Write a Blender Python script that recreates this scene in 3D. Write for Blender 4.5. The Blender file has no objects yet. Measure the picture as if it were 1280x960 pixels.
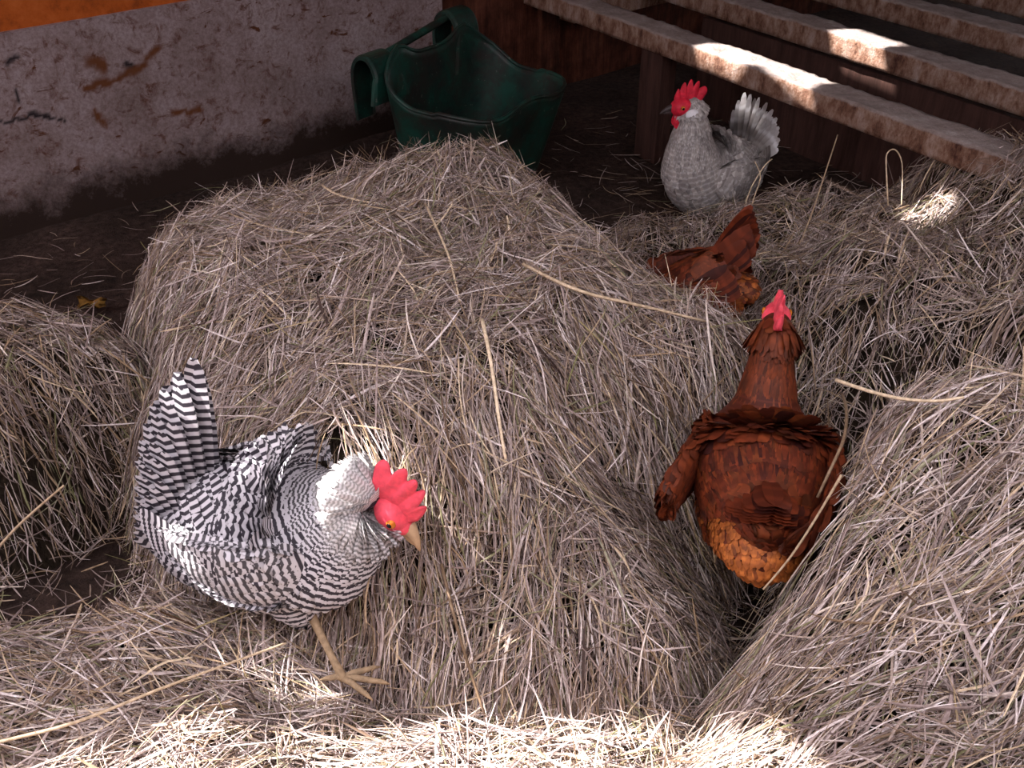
import bpy, bmesh, math, random
import numpy as np
from mathutils import Vector, Matrix

R = math.radians
scene = bpy.context.scene
# ------------------------------------------------------------------ camera
cam = bpy.data.cameras.new('camera')
cam.sensor_width = 36.0
cam.lens = 1244.0 / 1280.0 * 36.0
cam.clip_start = 0.02
camo = bpy.data.objects.new('camera', cam)
scene.collection.objects.link(camo)
camo.location = (0, 0, 1.4)
camo.rotation_euler = (R(90 - 35), 0, 0)
scene.camera = camo
# ------------------------------------------------------------------ world
SKY = 3.6
EXPOSURE = 0.22
SUN = 22.0
TO_SUN = Vector((-.65, .10, .75)).normalized()
w = bpy.data.worlds.new('world'); scene.world = w; w.use_nodes = True
bg = w.node_tree.nodes['Background']
bg.inputs[0].default_value = (1.0, .93, .99, 1)
bg.inputs[1].default_value = SKY
sun = bpy.data.lights.new('sun', 'SUN'); sun.energy = SUN; sun.angle = R(.7); sun.color = (1, .95, .90)
suno = bpy.data.objects.new('sun', sun); scene.collection.objects.link(suno)
suno.rotation_euler = TO_SUN.to_track_quat('Z', 'Y').to_euler()
suno.location = (-3, 1, 4)
vs = scene.view_settings
vs.view_transform = 'Standard'; vs.look = 'None'; vs.gamma = 1; vs.use_curve_mapping = False
vs.exposure = EXPOSURE

C = scene.collection
# ------------------------------------------------------------------ node helpers
class NT:
    def __init__(s, name):
        s.m = bpy.data.materials.new(name); s.m.use_nodes = True
        s.t = s.m.node_tree; s.b = s.t.nodes['Principled BSDF']
        s.b.inputs['Roughness'].default_value = .8
        s.b.inputs['Specular IOR Level'].default_value = .2
    def n(s, kind, **kw):
        nd = s.t.nodes.new('ShaderNode' + kind)
        for k, v in kw.items():
            if k.startswith('i_'):
                nd.inputs[k[2:].replace('_', ' ')].default_value = v
            else: setattr(nd, k, v)
        return nd
    def l(s, a, b): s.t.links.new(a, b)
    def ramp(s, fac, stops, interp='LINEAR'):
        r = s.n('ValToRGB'); r.color_ramp.interpolation = interp
        e = r.color_ramp.elements
        while len(e) < len(stops): e.new(.5)
        for i, (p, c) in enumerate(stops):
            e[i].position = p; e[i].color = (*c, 1) if len(c) == 3 else c
        s.l(fac, r.inputs[0]); return r.outputs[0]
    def noise(s, scale, detail=6, rough=.6, vec=None, dist=0):
        k = s.n('TexNoise'); k.inputs['Scale'].default_value = scale
        k.inputs['Detail'].default_value = detail; k.inputs['Roughness'].default_value = rough
        k.inputs['Distortion'].default_value = dist
        if vec is not None: s.l(vec, k.inputs['Vector'])
        return k.outputs['Fac']
    def coord(s, scale=(1, 1, 1), kind='Object', rot=(0, 0, 0)):
        c = s.n('TexCoord'); m = s.n('Mapping'); m.inputs['Scale'].default_value = scale
        m.inputs['Rotation'].default_value = rot
        s.l(c.outputs[kind], m.inputs[0]); return m.outputs[0]
    def mix(s, fac, a, b, blend='MIX'):
        m = s.n('Mix', data_type='RGBA', blend_type=blend)
        for inp, v in ((m.inputs[0], fac), (m.inputs[6], a), (m.inputs[7], b)):
            if isinstance(v, (int, float)): inp.default_value = v
            elif isinstance(v, tuple): inp.default_value = (*v, 1)
            else: s.l(v, inp)
        return m.outputs[2]
    def attr(s, name):
        a = s.n('Attribute', attribute_name=name); return a.outputs['Fac']
    def math(s, op, a, b=0.0):
        m = s.n('Math', operation=op)
        for i, v in enumerate((a, b)):
            if isinstance(v, (int, float)): m.inputs[i].default_value = v
            else: s.l(v, m.inputs[i])
        return m.outputs[0]
    def color(s, c):
        if isinstance(c, tuple): s.b.inputs['Base Color'].default_value = (*c, 1)
        else: s.l(c, s.b.inputs['Base Color'])
    def bump(s, h, strength=.4, dist=.01):
        b = s.n('Bump'); b.inputs['Strength'].default_value = strength; b.inputs['Distance'].default_value = dist
        s.l(h, b.inputs['Height']); s.l(b.outputs[0], s.b.inputs['Normal'])

def mat_soil():
    n = NT('dark_barn_soil'); v = n.coord()
    a = n.noise(3, 8, .65, v); b = n.noise(45, 8, .7, v)
    c = n.ramp(a, [(.3, (.022, .014, .010)), (.7, (.08, .052, .044))])
    d = n.ramp(b, [(.35, (.35, .3, .28)), (.65, (1.2, 1.1, 1.05))])
    n.color(n.mix(1.0, c, d, 'MULTIPLY')); n.bump(b, .8, .02)
    n.b.inputs['Roughness'].default_value = .95
    return n.m

def mat_wall_white():
    n = NT('soiled_white_board'); v = n.coord()
    base = n.ramp(n.noise(4, 8, .7, v), [(.25, (.17, .12, .105)), (.5, (.30, .235, .235)), (.75, (.40, .335, .345))])
    # rusty speckles and scuffs
    sp = n.ramp(n.noise(22, 6, .75, v, .6), [(.52, (0, 0, 0)), (.66, (.9, .9, .9))])
    c = n.mix(sp, base, (.12, .05, .032))
    sc = n.ramp(n.noise(9, 5, .6, n.coord((1, 1, 2.2)), 1.5), [(.62, (0, 0, 0)), (.68, (1, 1, 1))])
    c = n.mix(sc, c, (.10, .035, .014))
    f = n.ramp(n.noise(90, 4, .7, v), [(.4, (.7, .62, .6)), (.6, (1.1, 1.08, 1.1))])
    c = n.mix(.7, c, f, 'MULTIPLY')
    # muck splashed along the foot of the board (object z is height above the floor)
    sep = n.n('SeparateXYZ'); n.l(n.coord(), sep.inputs[0])
    h = n.math('ADD', sep.outputs[2], n.math('MULTIPLY', n.math('SUBTRACT', n.noise(6, 8, .8, v), .5), .34))
    m = n.ramp(h, [(.045, (1, 1, 1)), (.16, (0, 0, 0))])
    c = n.mix(m, c, (.028, .016, .012))
    c = n.mix(n.attr('rust'), c, (.13, .045, .016)); c = n.mix(n.attr('crack'), c, (.012, .008, .01))
    n.color(c); n.bump(n.noise(60, 6, .7, v), .3, .005)
    return n.m

def mat_orange():
    n = NT('orange_rusty_board'); v = n.coord()
    c = n.ramp(n.noise(14, 8, .75, v), [(.3, (.16, .035, .008)), (.5, (.42, .09, .012)), (.75, (.55, .14, .03))])
    n.color(c); n.bump(n.noise(80, 4, .6, v), .2, .004)
    return n.m

def mat_brown_wall():
    n = NT('stained_brown_planks')
    v = n.coord((1, 1, 1)); vs_ = n.coord((10, 10, 1.2))
    a = n.ramp(n.noise(3, 8, .7, vs_), [(.3, (.035, .012, .008)), (.55, (.13, .045, .028)), (.8, (.22, .09, .055))])
    b = n.ramp(n.noise(11, 8, .7, v), [(.35, (.4, .35, .3)), (.65, (1.1, 1.05, 1))])
    n.color(n.mix(1.0, a, b, 'MULTIPLY')); n.bump(n.noise(5, 8, .6, vs_), .5, .01)
    return n.m

def mat_beam():
    n = NT('dung_crusted_timber'); v = n.coord()
    geo = n.n('NewGeometry'); sep = n.n('SeparateXYZ'); n.l(geo.outputs['Normal'], sep.inputs[0])
    topm = n.ramp(n.math('ADD', sep.outputs[2], n.math('MULTIPLY', n.math('SUBTRACT', n.noise(30, 6, .7, v), .5), .8)), [(.35, (0, 0, 0)), (.6, (1, 1, 1))])
    side = n.ramp(n.noise(24, 9, .75, n.coord((1, 1, .5))), [(.34, (.07, .025, .018)), (.46, (.22, .115, .075)), (.56, (.34, .22, .17)), (.7, (.48, .37, .33))])
    top = n.ramp(n.noise(16, 9, .75, v), [(.3, (.2, .15, .135)), (.55, (.36, .29, .27)), (.75, (.52, .46, .45))])
    n.color(n.mix(topm, side, top)); n.bump(n.noise(70, 8, .7, v), .9, .012)
    return n.m

def mat_post():
    n = NT('old_brown_timber'); v = n.coord((12, 12, 1.5))
    a = n.ramp(n.noise(3, 8, .7, v), [(.3, (.028, .013, .010)), (.7, (.085, .040, .032))])
    n.color(a); n.bump(n.noise(6, 8, .7, v), .5, .008)
    return n.m

def mat_tub():
    n = NT('dusty_green_plastic'); v = n.coord()
    a = n.ramp(n.noise(7, 8, .7, v), [(.40, (.002, .010, .009)), (.58, (.006, .050, .036))])
    d = n.ramp(n.noise(11, 9, .8, v, .8), [(.44, (0, 0, 0)), (.6, (.85, .85, .85))])
    c = n.mix(d, a, (.020, .014, .012))
    s = n.ramp(n.noise(55, 4, .6, v), [(.66, (0, 0, 0)), (.72, (.6, .6, .6))])
    n.color(n.mix(s, c, (.16, .15, .13))); n.b.inputs['Roughness'].default_value = .45
    n.b.inputs['Specular IOR Level'].default_value = .4
    n.bump(n.noise(30, 5, .6, v), .25, .004)
    return n.m

def mat_hay(name, stops, green=.06):
    n = NT(name)
    c = n.ramp(n.attr('tone'), stops)
    gold = n.ramp(n.attr('kind'), [(.14, (1, 1, 1)), (.22, (0, 0, 0))])
    c = n.mix(gold, c, n.ramp(n.attr('tone'), [(0, (.10, .055, .03)), (.5, (.42, .30, .19)), (1, (.82, .67, .48))]))
    lil = n.ramp(n.attr('kind'), [(.40, (0, 0, 0)), (.46, (1, 1, 1))])
    c = n.mix(lil, c, n.ramp(n.attr('tone'), [(0, (.06, .036, .030)), (.5, (.36, .28, .265)), (.8, (.60, .51, .49)), (1, (.88, .80, .80))]))
    g = n.ramp(n.attr('kind'), [(0, (0, 0, 0)), (1 - green, (.8, .8, .8))] if green else [(0, (0, 0, 0)), (1, (0, 0, 0))], 'CONSTANT')
    c = n.mix(g, c, (.22, .225, .10))
    v = n.coord()
    f = n.ramp(n.noise(120, 3, .6, v), [(.35, (.7, .66, .62)), (.65, (1.12, 1.1, 1.1))])
    n.color(n.mix(1.0, c, f, 'MULTIPLY'))
    n.b.inputs['Roughness'].default_value = .55
    n.b.inputs['Specular IOR Level'].default_value = .35
    return n.m

HAY_STOPS = [(0, (.05, .03, .018)), (.2, (.14, .09, .06)), (.5, (.36, .27, .215)), (.75, (.56, .46, .40)), (1, (.85, .76, .70))]
def mat_core():  # darker than the strands: shade of the gaps is painted into the core colour
    n = NT('matted_hay_gap_shade'); v = n.coord((1, 1, .35))
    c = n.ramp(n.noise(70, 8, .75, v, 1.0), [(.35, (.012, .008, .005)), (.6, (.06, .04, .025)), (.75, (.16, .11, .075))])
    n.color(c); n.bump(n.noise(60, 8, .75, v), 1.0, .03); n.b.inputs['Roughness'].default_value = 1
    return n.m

def mat_plumage(name, dark, light, alt, barred=False, sheen=.0):
    """dark/light follow each feather's own random tone; alt is a second plumage colour by region."""
    n = NT(name)
    r = n.attr('rnd')
    if barred:
        s = n.math('SINE', n.attr('bar'))
        v = n.coord()
        s2 = n.math('ADD', s, n.math('MULTIPLY', n.math('SUBTRACT', n.noise(60, 3, .6, v), .12), 1.0))
        c = n.ramp(s2, [(.0, dark), (.10, dark), (.6, light), (1, light)])
        c = n.mix(n.attr('alt'), c, alt)
    else:
        c = n.mix(r, dark, light)
        c = n.mix(n.attr('alt'), c, alt)
        st = n.math('SINE', n.attr('bar'))
        f = n.ramp(st, [(0, (.72, .68, .66)), (1, (1.15, 1.15, 1.15))])
        c = n.mix(.8, c, f, 'MULTIPLY')
    n.color(c); n.b.inputs['Roughness'].default_value = .6
    n.b.inputs['Specular IOR Level'].default_value = .25
    n.b.inputs['Sheen Weight'].default_value = sheen
    return n.m

def mat_flat(name, c, rough=.6, var=.25, scale=60, sub=0):
    n = NT(name); v = n.coord()
    f = n.ramp(n.noise(scale, 5, .6, v), [(.3, (1 - var,) * 3), (.7, (1 + var,) * 3)])
    n.color(n.mix(1.0, c, f, 'MULTIPLY')); n.b.inputs['Roughness'].default_value = rough
    if sub:
        n.b.inputs['Subsurface Weight'].default_value = sub
        n.b.inputs['Subsurface Radius'].default_value = (.01, .003, .002)
    n.bump(n.noise(scale * 4, 3, .6, v), .3, .002)
    return n.m

M = dict(soil=mat_soil(), white=mat_wall_white(), orange=mat_orange(), brown=mat_brown_wall(), beam=mat_beam(),
         post=mat_post(), tub=mat_tub(), core=mat_core(),
         hay=mat_hay('dry_hay', HAY_STOPS),
         stalk=mat_hay('pale_straw', [(0, (.20, .21, .08)), (.5, (.50, .38, .21)), (1, (.78, .71, .62))], 0),
         barred=mat_plumage('barred_plumage', (.035, .03, .04), (.60, .57, .61), (.80, .77, .75), True),
         red=mat_plumage('chestnut_plumage', (.035, .006, .004), (.17, .030, .009), (.50, .15, .03)),
         grey=mat_plumage('pale_grey_plumage', (.22, .20, .20), (.48, .44, .42), (.92, .92, .94)),
         comb=mat_flat('red_comb_skin', (.62, .022, .05), .5, .3, 90, .15),
         pinkskin=mat_flat('pink_comb_skin', (.80, .08, .12), .5, .25, 90, .15),
         beak=mat_flat('horn_beak', (.50, .33, .20), .4, .15),
         darkbeak=mat_flat('dark_horn_beak', (.06, .045, .045), .4, .15),
         shank=mat_flat('yellow_scaly_shank', (.33, .23, .14), .6, .3, 120),
         eye=mat_flat('orange_eye', (.5, .14, .02), .15, .05), pupil=mat_flat('black_pupil', (.005, .005, .005), .1, 0),
         leaf=mat_flat('dry_leaf', (.30, .15, .03), .7, .4, 80),
         lobe=mat_flat('white_ear_feathers', (.78, .76, .80), .7, .15))

# ------------------------------------------------------------------ object helpers
def link(name, me, mat=None, parent=None):
    o = bpy.data.objects.new(name, me); C.objects.link(o)
    if mat is not None: me.materials.append(mat)
    if parent is not None: o.parent = parent
    return o
def tag(o, label=None, cat=None, group=None, kind=None):
    if label: o['label'] = label
    if cat: o['category'] = cat
    if group: o['group'] = group
    if kind: o['kind'] = kind
    return o
def empty(name, loc, rot=(0, 0, 0), scale=1):
    o = bpy.data.objects.new(name, None); C.objects.link(o); o.location = loc; o.rotation_euler = rot
    o.scale = (scale,) * 3; o.empty_display_size = .05
    return o
def np_mesh(name, V, F, attrs=None, smooth=True):
    """V (n,3), F (m,k) with k = 3 or 4; attrs: per-vertex floats."""
    me = bpy.data.meshes.new(name)
    V = np.asarray(V, np.float32); F = np.asarray(F, np.int32); k = F.shape[1]
    me.vertices.add(len(V)); me.vertices.foreach_set('co', V.ravel())
    me.loops.add(F.size); me.loops.foreach_set('vertex_index', F.ravel())
    me.polygons.add(len(F)); me.polygons.foreach_set('loop_start', np.arange(0, F.size, k, dtype=np.int32))
    me.polygons.foreach_set('loop_total', np.full(len(F), k, np.int32))
    me.polygons.foreach_set('use_smooth', np.full(len(F), smooth, bool))
    me.update(calc_edges=True)
    for an, av in (attrs or {}).items():
        a = me.attributes.new(an, 'FLOAT', 'POINT'); a.data.foreach_set('value', np.asarray(av, np.float32))
    return me
def bm_obj(name, bm, mat, parent=None, smooth=False):
    bmesh.ops.recalc_face_normals(bm, faces=bm.faces)
    me = bpy.data.meshes.new(name); bm.to_mesh(me); bm.free()
    if smooth:
        for p in me.polygons: p.use_smooth = True
    return link(name, me, mat, parent)
def tube_vf(pts, rad, seg=8):
    pts = [Vector(p) for p in pts]; V = []; F = []
    n = len(pts); up = Vector((0, 0, 1))
    T = [(pts[min(i + 1, n - 1)] - pts[max(i - 1, 0)]).normalized() for i in range(n)]
    u = T[0].cross(up)
    if u.length < .1: u = T[0].cross(Vector((0, 1, 0)))
    u.normalize()
    for i in range(n):
        u = (u - T[i] * u.dot(T[i])).normalized(); v = T[i].cross(u)
        for s in range(seg):
            a = 2 * math.pi * s / seg
            V.append(pts[i] + (u * math.cos(a) + v * math.sin(a)) * rad[i])
    for i in range(n - 1):
        for s in range(seg):
            s2 = (s + 1) % seg
            F.append((i * seg + s, i * seg + s2, (i + 1) * seg + s2, (i + 1) * seg + s))
    return V, F, n, seg
def tubes_obj(name, lst, mat, parent=None, seg=8):
    bm = bmesh.new()
    for pts, rad in lst:
        V, F, n, sg = tube_vf(pts, rad, seg)
        vs_ = [bm.verts.new(v) for v in V]
        for f in F: bm.faces.new([vs_[i] for i in f])
        bm.faces.new(vs_[:sg]); bm.faces.new(vs_[-sg:])
    return bm_obj(name, bm, mat, parent, True)
def blob(bm, c, r, rot=None, sub=3):
    res = bmesh.ops.create_icosphere(bm, subdivisions=sub, radius=1)
    m = Matrix.Translation(c) @ (rot.to_4x4() if rot is not None else Matrix.Identity(4)) @ Matrix.Diagonal((*r, 1))
    bmesh.ops.transform(bm, matrix=m, verts=res['verts']); return res['verts']

# value noise for shaping
rng = np.random.default_rng(7)
_tab = rng.random((256, 256))
def vnoise(x, y):
    x = np.asarray(x) + 1000.; y = np.asarray(y) + 1000.
    xi = np.floor(x).astype(int); yi = np.floor(y).astype(int)
    fx = x - xi; fy = y - yi; fx = fx * fx * (3 - 2 * fx); fy = fy * fy * (3 - 2 * fy)
    g = lambda a, b: _tab[a % 256, b % 256]
    return (g(xi, yi) * (1 - fx) + g(xi + 1, yi) * fx) * (1 - fy) + (g(xi, yi + 1) * (1 - fx) + g(xi + 1, yi + 1) * fx) * fy - .5

# ------------------------------------------------------------------ room shell
def grid_floor():
    xs = np.arange(-4.0, 6.01, .06); ys = np.arange(-4, 7.01, .06)
    X, Y = np.meshgrid(xs, ys)
    Z = .03 * vnoise(X * 2, Y * 2) + .015 * vnoise(X * 9, Y * 9) - .01
    V = np.stack([X, Y, Z], -1).reshape(-1, 3); nx = len(xs); ny = len(ys)
    i = np.arange(nx * ny).reshape(ny, nx)
    F = np.stack([i[:-1, :-1], i[:-1, 1:], i[1:, 1:], i[1:, :-1]], -1).reshape(-1, 4)
    return tag(link('floor', np_mesh('floor', V, F), M['soil']), kind='structure')
grid_floor()

WD = Vector((.785, .62, 0)).normalized(); WN = Vector((WD.y, -WD.x, 0))   # left wall line; WN points into the room
W0 = Vector((-1.61, 2.83, 0))
def wall_slab(name, s0, s1, z0, z1, mat, off=0.0, th=.06, kind='structure', res=.05):
    """board along the left wall from arc length s0 to s1, its face `off` in front of the wall line"""
    a = W0 + WD * s0 + WN * off; b = W0 + WD * s1 + WN * off
    bm = bmesh.new(); nx = max(2, int((s1 - s0) / res)); nz = max(2, int((z1 - z0) / res))
    vs_ = {}
    for k, d in enumerate((0, -th)):
        for i in range(nx + 1):
            for j in range(nz + 1):
                p = a.lerp(b, i / nx) + WN * d; p.z = z0 + (z1 - z0) * j / nz
                if k == 0: p += WN * (.006 * float(vnoise(i * res * 4.2, j * res * 6 + s0)))
                vs_[k, i, j] = bm.verts.new(p)
    for i in range(nx):
        for j in range(nz):
            bm.faces.new([vs_[0, i, j], vs_[0, i + 1, j], vs_[0, i + 1, j + 1], vs_[0, i, j + 1]])
            bm.faces.new([vs_[1, i, j], vs_[1, i, j + 1], vs_[1, i + 1, j + 1], vs_[1, i + 1, j]])
    for i in range(nx):
        for j in (0, nz): bm.faces.new([vs_[0, i, j], vs_[0, i + 1, j], vs_[1, i + 1, j], vs_[1, i, j]])
    for j in range(nz):
        for i in (0, nx): bm.faces.new([vs_[0, i, j], vs_[0, i, j + 1], vs_[1, i, j + 1], vs_[1, i, j]])
    return tag(bm_obj(name, bm, mat), kind=kind)
S_C = (Vector((-.275, 3.885, 0)) - W0).length
wl_ = wall_slab('wall_left', -.6, S_C, -.03, .585, M['white'], .02, .08, res=.008)
wall_slab('wall_left_near', -3.2, -.601, -.03, .585, M['white'], .02, .08)
# rusty scrapes and a black crack in the board (arc length along the wall, height)
def stain(o, name, lines):
    co = np.empty(len(o.data.vertices) * 3, np.float32); o.data.vertices.foreach_get('co', co); co = co.reshape(-1, 3)
    S = (co[:, 0] - W0.x) * WD.x + (co[:, 1] - W0.y) * WD.y; Z = co[:, 2]; v = np.zeros(len(co))
    S = S + .018 * vnoise(S * 60, Z * 60); Z = Z + .018 * vnoise(S * 60 + 9, Z * 60 + 3)
    for pts, wd in lines:
        for (a0, b0), (a1, b1) in zip(pts, pts[1:]):
            e = np.array([a1 - a0, b1 - b0]); t = np.clip(((S - a0) * e[0] + (Z - b0) * e[1]) / (e @ e), 0, 1)
            d = np.hypot(S - a0 - t * e[0], Z - b0 - t * e[1]); v = np.maximum(v, np.clip(1.6 - d / (wd * (.6 + 1.2 * (vnoise(S * 40, Z * 40) + .5))), 0, 1))
    a = o.data.attributes.new(name, 'FLOAT', 'POINT'); a.data.foreach_set('value', v.astype(np.float32))
stain(wl_, 'rust', [([(.36, .385), (.47, .395), (.55, .425), (.61, .46)], .008), ([(.40, .46), (.43, .44)], .014), ([(.37, .31), (.39, .27)], .009), ([(.0, .33), (.03, .32)], .008), ([(-.02, .15), (.0, .11)], .01), ([(.62, .25), (.70, .24)], .008)])
stain(wl_, 'crack', [([(.05, .36), (.13, .335), (.20, .34), (.28, .30)], .004), ([(.02, .53), (.07, .53)], .008), ([(.16, .50), (.19, .52)], .007), ([(.5, .435), (.51, .43)], .007), ([(.16, .42), (.165, .395)], .004)])
wall_slab('wall_left_upper', -3.2, S_C, .585, 1.9, M['orange'], 0, .06)
wall_slab('wall_back', S_C + .005, 6.5, -.03, 1.9, M['brown'], -.02, .08)
# narrow batten and a door board on the brown wall
wall_slab('trim_1', S_C + .50, S_C + .60, 0, 1.9, M['brown'], .01, .03)
wall_slab('trim_2', S_C + .72, S_C + .76, 0, 1.9, M['brown'], .0, .02)
# right-hand wall far out of frame closes the barn
bm = bmesh.new()
q = [(4.2, -.5), (4.3, -.5), (4.3, 6.9), (4.2, 6.9)]
lo = [bm.verts.new((x, y, -.03)) for x, y in q]; hi = [bm.verts.new((x, y, 2.3)) for x, y in q]
bm.faces.new(lo); bm.faces.new(hi)
for i in range(4): bm.faces.new([lo[i], lo[(i + 1) % 4], hi[(i + 1) % 4], hi[i]])
tag(bm_obj('wall_right', bm, M['brown']), kind='structure')

# unseen wall added behind the photographer to block low skylight; the daylight falls through the open bay between it and the roof edge
bm = bmesh.new()
box = [(-6, -.95), (5, -.95), (5, -.85), (-6, -.85)]
lo = [bm.verts.new((x, y, -.03)) for x, y in box]; hi = [bm.verts.new((x, y, 2.3)) for x, y in box]
bm.faces.new(lo); bm.faces.new(hi)
for i in range(4): bm.faces.new([lo[i], lo[(i + 1) % 4], hi[(i + 1) % 4], hi[i]])
tag(bm_obj('sky_block_wall', bm, M['post']), kind='structure')

# unseen roof added to block the sun, holes shaped to cast its patches
ROOF_Z = 2.3
def roof_pt(p):
    p = Vector(p); t = (ROOF_Z - p.z) / TO_SUN.z; q = p + TO_SUN * t; return (q.x, q.y)
SUN_HOLES = [
    [(.61, 3.23, .385), (.69, 3.31, .455), (.965, 2.90, .455), (.88, 2.81, .385)],     # nearest perch
    [(1.075, 3.39, .38), (1.155, 3.46, .455), (1.28, 3.27, .455), (1.195, 3.20, .38)],     # second perch
    [(-.41, 1.17, .42), (-.35, 1.25, .44), (-.18, 1.25, .44), (-.15, 1.15, .38), (-.17, 1.07, .38), (-.26, 1.06, .38), (-.34, 1.10, .38)],  # barred hen
    [(.70, 3.00, .36), (.86, 2.92, .36), (.90, 3.02, .28), (.74, 3.10, .28)],
    [(-.54, 1.03, .24), (-.50, 1.09, .33), (-.42, 1.08, .33), (-.39, 1.03, .26), (-.46, 1.01, .22)],
]
SUN_HOLES += [[(1.02, 2.42, .25), (1.02, 2.30, .25), (1.2, 2.25, .25), (1.22, 2.38, .25)]]
ROOF_EDGE = [(-6, .95)] + [roof_pt(p) for p in [(-1.2, .82, .15), (-.8, .86, .2), (-.68, .80, .2), (-.58, .84, .17), (-.5, .82, .15), (-.4, .90, .1), (-.2, .93, .05), (0, .96, .08), (.15, .95, .1), (.27, .90, .2), (.36, .80, .3), (.40, .66, .35), (.45, .45, .4)]] + [(5, .5)]  # edge shaped to let a strip of sun onto the nearest hay
def roof():
    cu = bpy.data.curves.new('sun_mask_roof', 'CURVE'); cu.dimensions = '2D'; cu.fill_mode = 'BOTH'; cu.extrude = .012
    outer = ROOF_EDGE + [(5, 9), (-6, 9)]
    for pts in [outer] + [[roof_pt(p) for p in h] for h in SUN_HOLES]:
        sp = cu.splines.new('POLY'); sp.points.add(len(pts) - 1)
        for k, (x, y) in enumerate(pts): sp.points[k].co = (x, y, 0, 1)
        sp.use_cyclic_u = True
    o = bpy.data.objects.new('sun_mask_roof', cu); C.objects.link(o); o.location = (0, 0, ROOF_Z)
    cu.materials.append(M['post']); tag(o, kind='structure')
roof()

# ------------------------------------------------------------------ perches
def crusted_beam(name, a, b, wid, hgt, seed, label, parent=None):
    """timber from a to b (points on the top front edge line centre), lumpy with dried dung on top"""
    a = Vector(a); b = Vector(b); L = (b - a).length; d = (b - a).normalized()
    side = Vector((-d.y, d.x, 0)).normalized()
    if side.x < 0: side = -side          # away from the camera side: +x,+y
    nl = int(L / .012); prof = []
    nt, ns = 8, 5
    for i in range(nt + 1): prof.append((wid * i / nt, 0, 1))
    for i in range(1, ns + 1): prof.append((wid, -hgt * i / ns, 0))
    for i in range(1, 5): prof.append((wid * (1 - i / 4), -hgt, 0))
    for i in range(1, ns): prof.append((0, -hgt * (1 - i / ns), 0))
    P_ = np.array(prof); K = len(P_)
    s = np.linspace(0, L, nl)
    SS, KK = np.meshgrid(s, np.arange(K), indexing='ij')
    u = P_[KK, 0]; v = P_[KK, 1]; t = P_[KK, 2]
    lump = .006 * vnoise(SS * 14 + seed, u * 22 + seed) + .006 * vnoise(SS * 45, u * 60 + seed * 3) + .010 * np.clip(vnoise(SS * 30 + 9 * seed, u * 30), .2, 1)
    v = v + t * lump
    inx = .004 * vnoise(SS * 20 + 5, v * 60 + seed)
    u = u + np.where(P_[KK, 0] < wid * .5, inx, -inx)
    A = np.array(a); D = np.array(d); S = np.array(side)
    V = A + SS[..., None] * D + u[..., None] * S + v[..., None] * np.array([0, 0, 1.])
    idx = np.arange(nl * K).reshape(nl, K); nx = np.roll(idx, -1, 1)
    F = np.stack([idx[:-1], idx[1:], nx[1:], nx[:-1]], -1).reshape(-1, 4)
    V = V.reshape(-1, 3)
    c0 = V[:K].mean(0); c1 = V[-K:].mean(0)
    V = np.vstack([V, c0, c1]); n0 = len(V) - 2
    F = np.vstack([F, [[idx[0, k], idx[0, (k + 1) % K], n0, n0] for k in range(0)] or np.zeros((0, 4), int)])
    me = np_mesh(name, V, F)
    bm = bmesh.new(); bm.from_mesh(me); bm.verts.ensure_lookup_table()
    for row, cc in ((0, n0), (nl - 1, n0 + 1)):
        for k in range(K): bm.faces.new([bm.verts[idx[row, k]], bm.verts[idx[row, (k + 1) % K]], bm.verts[cc]])
    bmesh.ops.recalc_face_normals(bm, faces=bm.faces); bm.to_mesh(me); bm.free()
    o = link(name, me, M['beam'], parent)
    if label: tag(o, label, 'perch', 'dung crusted perches over the straw')
    return o
BD = Vector((.56, -.83, 0)).normalized()
def beam_at(p, back, fwd, w_, h_, seed, label):
    p = Vector(p); return crusted_beam('perch_beam', p - BD * back, p + BD * fwd, w_, h_, seed, label)
BZ = .45
beam_at((1.12, 2.46, BZ), 1.92, .35, .105, .065, 1, 'crusted timber perch nearest the grey hen, running down to the hay')
beam_at((1.47, 2.82, BZ), 1.80, 1.1, .105, .07, 2, 'crusted timber perch second from the grey hen, with a short sunlit patch')
beam_at((1.70, 3.37, BZ), 1.45, 1.2, .105, .07, 3, 'crusted timber perch third from the grey hen, wholly in shade')
beam_at((1.99, 3.75, BZ), 1.3, 1.2, .105, .07, 4, 'crusted timber perch farthest back, at the top right corner')
def box_bm(bm, c, half, ax):
    """oriented box: ax = (X,Y,Z) axes"""
    vs_ = []
    for i in (-1, 1):
        for j in (-1, 1):
            for k in (-1, 1):
                vs_.append(bm.verts.new(Vector(c) + ax[0] * (i * half[0]) + ax[1] * (j * half[1]) + ax[2] * (k * half[2])))
    for f in ((0, 1, 3, 2), (4, 6, 7, 5), (0, 4, 5, 1), (2, 3, 7, 6), (0, 2, 6, 4), (1, 5, 7, 3)): bm.faces.new([vs_[i] for i in f])
BS = Vector((.83, .56, 0)).normalized(); UZ = Vector((0, 0, 1))
def bevelled(name, boxes, mat, bev=.004, parent=None):
    bm = bmesh.new()
    for c, half, ax in boxes: box_bm(bm, c, half, ax)
    bmesh.ops.bevel(bm, geom=bm.edges[:], offset=bev, segments=2, affect='EDGES', profile=.5)
    return bm_obj(name, bm, mat, parent)
# post under the nearest perch
pc = Vector((1.12, 2.46, 0)) - BD * 1.17 + BS * .05
o = bevelled('support_post', [(pc + UZ * .185, (.055, .035, .195), (BD, BS, UZ))], M['post'])
tag(o, 'short brown timber post under the nearest perch, behind the grey hen', 'post')
# broad board standing on edge under the second perch
pc = Vector((1.47, 2.82, 0)) - BD * .2 + BS * .04
o = bevelled('support_board', [(pc + UZ * .175, (1.15, .016, .185), (BD, BS, UZ))], M['post'])
tag(o, 'dark brown board on edge beneath the perches, behind the grey hen', 'board')
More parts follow.
